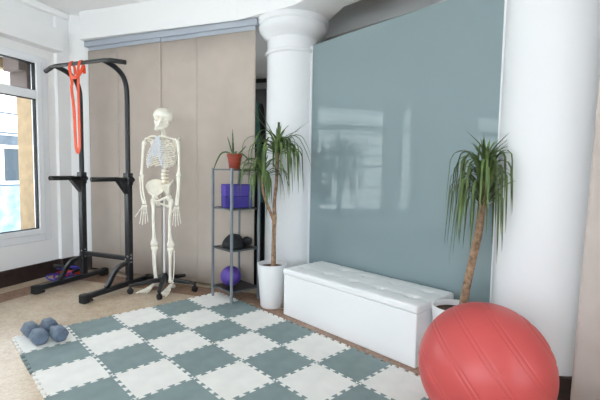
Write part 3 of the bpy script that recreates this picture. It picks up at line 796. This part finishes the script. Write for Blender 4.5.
# black cap
cp = thing('cap', 'crumpled black cap lying on the third shelf of the rack', 'cap', (SC[0]-.02, SC[1]+.0, .4475), R(-35))
bm = BM(); vs = ell(bm, (0, 0, 0), (.098, .088, .115), 28)
for v in list(bm.verts):
    if v.co.z < 0: v.co.z = 0
    n = noise.noise(v.co*14)*.010; v.co += v.co.normalized()*n if v.co.length > 0 else v.co
    v.co.z = max(0, v.co.z)
obj('crown', bm, BLACKCLOTH, cp, smooth=True)
bm = BM(); ell(bm, (.112, .012, .052), (.044, .055, .034), 18); 
bone(bm, [(.06, .05, .03, .03), (.11, .03, .04, .035), (.14, -.02, .045, .02)], 12); obj('folded_brim', bm, BLACKCLOTH, cp, smooth=True)
# small purple ball
bm = BM(); ell(bm, (0, 0, .087), (.087, .087, .087), 40); o = obj('small_ball', bm, PURBALL, smooth=True); o.location = (SC[0]-.035, SC[1]+.02, .1075)
tag(o, 'small shiny purple ball on the bottom shelf of the rack', 'ball')

def leaf(bm, base, az, el0, L, w, droop, n=14, fold=.25, twist=0, t0=.06):
    """strap leaf leaving base at elevation el0, bending down by droop over its length"""
    p = Vector(base); e = el0; rows = []
    hd_ = Vector((math.cos(az), math.sin(az), 0)); sd = Vector((-math.sin(az), math.cos(az), 0))
    for i in range(n+1):
        t = i/n
        ww = w*(.55+.45*min(1, t*5))*(1-t**2.2)**.8 if t < 1 else 0.0003
        ww = max(ww, .0004)
        dr_ = hd_*math.cos(e)+Vector((0, 0, 1))*math.sin(e); nn = -hd_*math.sin(e)+Vector((0, 0, 1))*math.cos(e)
        rows.append([bm.verts.new(p-sd*ww/2+nn*ww*fold), bm.verts.new(p), bm.verts.new(p+sd*ww/2+nn*ww*fold)])
        p = p+dr_*(L/n); e -= droop/n*(2.6 if t0 < t < t0+.32 else .25); e = max(e, R(-86))
        az2 = az+twist*t; hd_ = Vector((math.cos(az2), math.sin(az2), 0)); sd = Vector((-math.sin(az2), math.cos(az2), 0))
    for a, b in zip(rows, rows[1:]):
        for k in range(2): bm.faces.new((a[k], a[k+1], b[k+1], b[k]))

# aloe in a terracotta pot
al = thing('potted_aloe', 'small aloe in an orange-brown pot on top of the shelf rack', 'potted plant', (SC[0]-.035, SC[1]-.03, 1.1125))
bm = BM(); lathe(bm, [(0, 0), (.044, 0), (.058, .095), (.064, .097), (.066, .125), (.060, .125), (.056, .112), (0, .112)], 32); obj('pot', bm, TERRA, al, smooth=True, angle=40)
bm = BM(); lathe(bm, [(0, .1125), (.055, .1125), (.052, .118), (0, .12)], 20); obj('soil', bm, SOIL, al, smooth=True)
bm = BM()
rt = R(-43)   # image right as seen by the viewer
for az, el, L, w, dr_ in ((rt+PI, 35, .26, .022, 100), (rt+PI-.3, 65, .16, .022, -10), (rt+PI*.8, 82, .215, .024, -8), (rt+.3, 30, .13, .02, 70), (rt-.2, 38, .11, .018, -10), (rt-PI/2, 45, .07, .018, 60), (rt+PI/2, 50, .09, .02, 30)):
    leaf(bm, (.02*math.cos(az), .02*math.sin(az), .113), az, R(el), L, w, R(dr_), fold=.35)
f = obj('leaves', bm, ALOE, al, smooth=True); md = f.modifiers.new('thick', 'SOLIDIFY'); md.thickness = .005

# ------------------------------------------------------------------ tall bag behind the shelf
bg = thing('tall_bag', 'tall narrow black bag with green strap standing between curtain and column', 'bag', (1.975, .02, 0), R(-45))
bm = BM(); bone(bm, [(0, 0, 0, .055, .04), (0, 0, .3, .062, .045), (0, 0, .9, .062, .045), (0, 0, 1.4, .058, .042), (0, 0, 1.66, .05, .036), (0, 0, 1.73, .03, .02)], 16, 5, up=(0, 1, 0)); obj('body', bm, BAGCLOTH, bg, smooth=True, angle=50)
bm = BM(); P = spline([(-.02, -.03, 1.735), (-.03, -.05, 1.68), (-.015, -.052, 1.55), (.006, -.053, 1.35), (.02, -.053, 1.1), (.025, -.052, .8)], 6); sweep(bm, P, [(.003, .026)]*len(P), 4, up=(1, 0, 0), square=True); obj('strap', bm, GREENCLOTH, bg, smooth=True, angle=50)

# ------------------------------------------------------------------ potted dracaenas
def pot(parent, h, r0, r1):
    bm = BM(); lathe(bm, [(0, 0), (r0*.9, 0), (r0, .012), (r1, h-.02), (r1+.002, h), (r1-.008, h), (r1-.012, h-.04), (0, h-.04)], 48); obj('pot', bm, POT, parent, smooth=True, angle=40)
    bm = BM(); lathe(bm, [(0, h-.0395), (r1-.0125, h-.0395), (r1-.015, h-.03), (0, h-.026)], 32); obj('soil', bm, SOIL, parent, smooth=True, angle=40)
def crown(bm, c, n, Lr, w, seed, el=(-10, 85), dr=(70, 150), spread=.012, zs=.08, azb=None):
    rnd = random.Random(seed)
    for k in range(n):
        az = k*2.39996+rnd.uniform(-.25, .25); t = k/n
        e = R(el[1]+(el[0]-el[1])*(1-t)**1.0 if True else 0)
        e = R(el[0]+(el[1]-el[0])*t+rnd.uniform(-8, 8))
        L = rnd.uniform(*Lr)*(1 if t < .8 else .45); d = R(rnd.uniform(*dr))*(1 if t < .8 else .25)
        leaf(bm, (c[0]+spread*math.cos(az), c[1]+spread*math.sin(az), c[2]-zs*(1-t)), az, e, L, w*rnd.uniform(.8, 1.1), d, twist=rnd.uniform(-.35, .35), t0=rnd.uniform(.03, .30))
IR = Vector((.729, -.684, 0))   # direction that lies across the view
def imgp(a, b, z):              # offset a across, b away from the viewer
    return (IR.x*a+.684*b, IR.y*a+.729*b, z)

p1 = thing('potted_dracaena', 'two-stemmed dracaena in a tall white pot between shelf and bench', 'potted plant', (1.668, -.572, 0))
pot(p1, .355, .092, .118)
bm = BM(); bone(bm, [(*imgp(.012, 0, .31), .022), (*imgp(.01, 0, .5), .018), (*imgp(.012, 0, .66), .018), (*imgp(.016, 0, .72), .017), (*imgp(.012, .0, .85), .014), (*imgp(.026, 0, 1.0), .013), (*imgp(.036, 0, 1.26), .012)], 12); tk = obj('trunk', bm, TRUNK, p1, smooth=True)
bm = BM(); bone(bm, [(*imgp(.012, 0, .69), .012), (*imgp(-.03, -.01, .80), .012), (*imgp(-.075, -.02, .93), .011), (*imgp(-.085, -.02, 1.07), .010)], 10); obj('branch', bm, TRUNK, tk, smooth=True)
bm = BM(); crown(bm, imgp(.036, 0, 1.29), 56, (.36, .56), .021, 3, el=(15, 82), dr=(120, 200), zs=.06)
for az_off, el_, L_, dr_ in ((PI-.1, 58, .40, 6), (PI-.25, 66, .36, 6), (.25, 46, .34, 8), (PI, 14, .30, 35), (PI+.3, 22, .28, 45), (.1, 24, .28, 100)):
    leaf(bm, imgp(.036, 0, 1.29), R(-43)+az_off, R(el_), L_, .019, R(dr_))
obj('upper_leaves', bm, LEAF, p1, smooth=True)
bm = BM(); crown(bm, imgp(-.085, -.02, 1.10), 38, (.30, .46), .020, 8, el=(10, 80), dr=(110, 200), zs=.05)
for az_off, el_, L_, dr_ in ((PI, 40, .24, 30), (PI-.3, 50, .22, 20), (PI+.4, 25, .24, 50), (PI-.1, 18, .26, 50)):
    leaf(bm, imgp(-.085, -.02, 1.10), R(-43)+az_off, R(el_), L_, .018, R(dr_))
obj('lower_leaves', bm, LEAF, p1, smooth=True)

p2 = thing('potted_dracaena', 'tall single-stemmed drooping dracaena in a white pot behind the red ball', 'potted plant', (1.775, -2.062, 0))
pot(p2, .36, .095, .122)
bm = BM(); bone(bm, [(*imgp(.045, 0, .33), .024), (*imgp(.062, 0, .46), .022), (*imgp(.088, 0, .62), .021), (*imgp(.116, 0, .78), .021), (*imgp(.128, 0, .95), .020), (*imgp(.132, 0, 1.10), .016)], 14); obj('trunk', bm, TRUNK, p2, smooth=True)
cc = imgp(.132, -.01, 1.14)
bm = BM(); crown(bm, cc, 95, (.40, .58), .016, 21, el=(40, 86), dr=(175, 240), zs=.22, spread=.016)
for az_off, el_, L_, dr_ in ((PI, 40, .13, 60), (PI-.2, 72, .15, 8), (.3, 66, .14, 8), (0, 52, .17, 10), (-.3, 30, .16, 60), (PI/2, 82, .19, 6), (PI*.6, 78, .17, 6), (-PI/2, 80, .16, 6)):
    leaf(bm, cc, R(-43)+az_off, R(el_), L_, .015, R(dr_))
obj('leaves', bm, LEAF2, p2, smooth=True)

# ------------------------------------------------------------------ white storage bench
BW, BD, BH = 1.165, .425, .374
bn = thing('storage_bench', 'long white leatherette storage bench with tufted lid in front of the glass', 'bench', (1.610, -.772, 0), R(-90.8))
# local: X along the length (towards the viewer), +Y into the room... body behind the front face
def bq(x, y, z): return (x, y, z)
bm = BM(); box(bm, .006, BW-.006, .006, BD-.006, 0, .315); obj('body', bm, LEATHER, bn, bevel=.006)
bm = BM(); NX, NY = 72, 28; V = []
but = [(BW*(k+.5)/5, BD*f_) for k in range(5) for f_ in (.30, .70)]
for i in range(NX+1):
    row = []
    for j in range(NY+1):
        x = BW*i/NX; y = BD*j/NY
        ed = min(x, BW-x, y, BD-y); z = .366-.0*ed
        z += .010*(1-math.exp(-ed/.03))-.008
        for bx, by in but:
            q = ((x-bx)**2+(y-by)**2)**.5; z -= .022*math.exp(-(q/.026)**2)
        for k in range(1, 5):
            z -= .004*math.exp(-((x-BW*k/5)/.010)**2)
        for f_ in (.30, .70): z -= .004*math.exp(-((y-BD*f_)/.010)**2)
        row.append(bm.verts.new((x, y, z)))
    V.append(row)
for i in range(NX):
    for j in range(NY): bm.faces.new((V[i][j], V[i+1][j], V[i+1][j+1], V[i][j+1]))
loop = [V[i][0] for i in range(NX+1)]+[V[NX][j] for j in range(1, NY+1)]+[V[i][NY] for i in range(NX-1, -1, -1)]+[V[0][j] for j in range(NY-1, 0, -1)]
low = [bm.verts.new((v.co.x, v.co.y, .317)) for v in loop]
n_ = len(loop)
for i in range(n_): bm.faces.new((loop[i], low[i], low[(i+1) % n_], loop[(i+1) % n_]))
bm.faces.new(low)
ld = obj('lid', bm, LEATHER, bn, smooth=True, angle=45); md = ld.modifiers.new('b', 'BEVEL'); md.width = .010; md.segments = 3; md.limit_method = 'ANGLE'; md.angle_limit = R(50)
for bx, by in but:
    bm = BM(); ell(bm, (bx, by, .350), (.011, .011, .006), 12); obj('button', bm, LEATHER, ld, smooth=True)

# ------------------------------------------------------------------ exercise ball
BR = .272
bl = thing('exercise_ball', 'large red ribbed exercise ball in the right foreground', 'exercise ball', (1.32, -2.42, .012+BR))
bm = BM(); NR, NS = 260, 96; rings = []
# ridge circles about a tilted axis, in pairs
ridges = []
for k in range(-2, 3): ridges += [.14+k*.40-.032, .14+k*.40+.032]
for i in range(NR+1):
    th = PI*i/NR; la = PI/2-th
    off = -sum(.0028*math.exp(-((math.sin(la)-r_)/.0075)**2) for r_ in ridges)
    rr = BR*(1-.0)+off-.002
    if i in (0, NR): rings.append([bm.verts.new((0, 0, rr*math.cos(th)))])
    else: rings.append([bm.verts.new((rr*math.sin(th)*math.cos(2*PI*k/NS), rr*math.sin(th)*math.sin(2*PI*k/NS), rr*math.cos(th))) for k in range(NS)])
for A, B in zip(rings, rings[1:]):
    for k in range(NS):
        l = (k+1) % NS
        if len(A) == 1: bm.faces.new((A[0], B[k], B[l]))
        elif len(B) == 1: bm.faces.new((A[k], A[l], B[0]))
        else: bm.faces.new((A[k], A[l], B[l], B[k]))
axv = (Vector((.729, -.684, 0))*.80+Vector((0, 0, 1))*.60+Vector((-.684, -.729, 0))*.18).normalized()
q = Vector((0, 0, 1)).rotation_difference(axv)
bmesh.ops.transform(bm, matrix=q.to_matrix().to_4x4(), verts=bm.verts[:])
obj('ball_skin', bm, BALLM, bl, smooth=True)
bm = BM(); lathe(bm, [(0, 0), (.012, 0), (.010, .004), (0, .005)], 16); vp = obj('valve', bm, BALLM, bl, smooth=True, angle=40)
dv = Vector((.684, .729, -.2)).normalized(); vp.location = dv*(BR-.003); vp.rotation_euler = Vector((0, 0, 1)).rotation_difference(dv).to_euler()

# ------------------------------------------------------------------ dumbbells
def dumbbell(x, y0, y1, x1, label):
    a = Vector((x, y0, 0)); b = Vector((x1, y1, 0)); d = (b-a).normalized(); L = (b-a).length
    o = thing('dumbbell', label, 'dumbbell', ((x+x1)/2, (y0+y1)/2, .0125+.0438), math.atan2(d.y, d.x), 'slate blue hexagonal dumbbells on the mat corner')
    bm = BM(); sweep(bm, [(-L/2, 0, 0), (L/2, 0, 0)], .0165, 16); obj('handle', bm, DUMB, o, smooth=True, angle=40)
    for s_ in (-1, 1):
        bm = BM(); rings = []
        for xx, r_ in ((-.056, .032), (-.048, .043), (-.034, .0505), (.034, .0505), (.048, .043), (.056, .032)):
            rings.append([bm.verts.new((s_*L/2+xx, r_*math.cos(2*PI*k/6), r_*math.sin(2*PI*k/6))) for k in range(6)])
        for A, B in zip(rings, rings[1:]):
            for k in range(6): bm.faces.new((A[k], A[(k+1) % 6], B[(k+1) % 6], B[k]))
        bm.faces.new(rings[0][::-1]); bm.faces.new(rings[-1])
        obj('head', bm, DUMB, o, bevel=.006)
    return o
dumbbell(.090, -.052, -.212, .106, 'slate blue hexagonal dumbbell at the left on the mat corner')
dumbbell(.192, -.052, -.236, .208, 'slate blue hexagonal dumbbell to the right of its twin on the mat corner')

# ------------------------------------------------------------------ light
w = bpy.data.worlds.new('daylight'); bpy.context.scene.world = w; w.use_nodes = True
bgn = w.node_tree.nodes['Background']; bgn.inputs['Color'].default_value = (.90, .95, 1.0, 1); bgn.inputs['Strength'].default_value = 6.0
sl = bpy.data.lights.new('sun', 'SUN'); sl.energy = 14; sl.angle = R(3); sl.color = (1, .95, .88)
so = bpy.data.objects.new('sun', sl); C.objects.link(so)
so.rotation_euler = Vector((0, 0, -1)).rotation_difference((-E2*.04+E1*.48+Vector((0, 0, -math.sin(R(60)))))).to_euler()
for t0, t1 in wins:
    l = bpy.data.lights.new('window_portal', 'AREA'); l.shape = 'RECTANGLE'; l.size = t1-t0; l.size_y = Z1-Z0; l.cycles.is_portal = True
    o = bpy.data.objects.new('window_portal', l); C.objects.link(o)
    o.location = W((t0+t1)/2, -.2, (Z0+Z1)/2)
    o.rotation_euler = Vector((0, 0, -1)).rotation_difference(E2).to_euler()
    o.matrix_world = Matrix.Translation(o.location) @ Matrix(((E1.x, 0, -E2.x, 0), (E1.y, 0, -E2.y, 0), (0, 1, 0, 0), (0, 0, 0, 1)))
for q, c, nrm in ((FW, W(-5.34, (FW[0]+FW[1])/2, (FW[2]+FW[3])/2), E1), (NW, W((NW[0]+NW[1])/2, 5.74, (NW[2]+NW[3])/2), -E2)):
    l = bpy.data.lights.new('window_portal', 'AREA'); l.shape = 'RECTANGLE'; l.size = q[1]-q[0]; l.size_y = q[3]-q[2]; l.cycles.is_portal = True
    o = bpy.data.objects.new('window_portal', l); C.objects.link(o)
    zz = -nrm; yy = Vector((0, 0, 1)); xx = yy.cross(zz)
    o.matrix_world = Matrix.Translation(c) @ Matrix(((xx.x, yy.x, zz.x, 0), (xx.y, yy.y, zz.y, 0), (xx.z, yy.z, zz.z, 0), (0, 0, 0, 1)))
# ------------------------------------------------------------------ camera
cam = bpy.data.cameras.new('camera'); co = bpy.data.objects.new('camera', cam); C.objects.link(co)
cam.sensor_width = 36; cam.lens = 408.31/600*36; cam.clip_start = .05
co.matrix_world = Matrix.Translation((-.415, -3.1005, 1.1038)) @ Matrix.Rotation(-.75556, 4, 'Z') @ Matrix.Rotation(1.49994, 4, 'X') @ Matrix.Rotation(.01636, 4, 'Z')
sc = bpy.context.scene; sc.camera = co
sc.view_settings.view_transform = 'Standard'; sc.view_settings.look = 'None'; sc.view_settings.gamma = 1; sc.view_settings.exposure = -0.1
sc.cycles.max_bounces = 10; sc.cycles.diffuse_bounces = 8; sc.cycles.use_denoising = True
sc.cycles.sample_clamp_indirect = 6
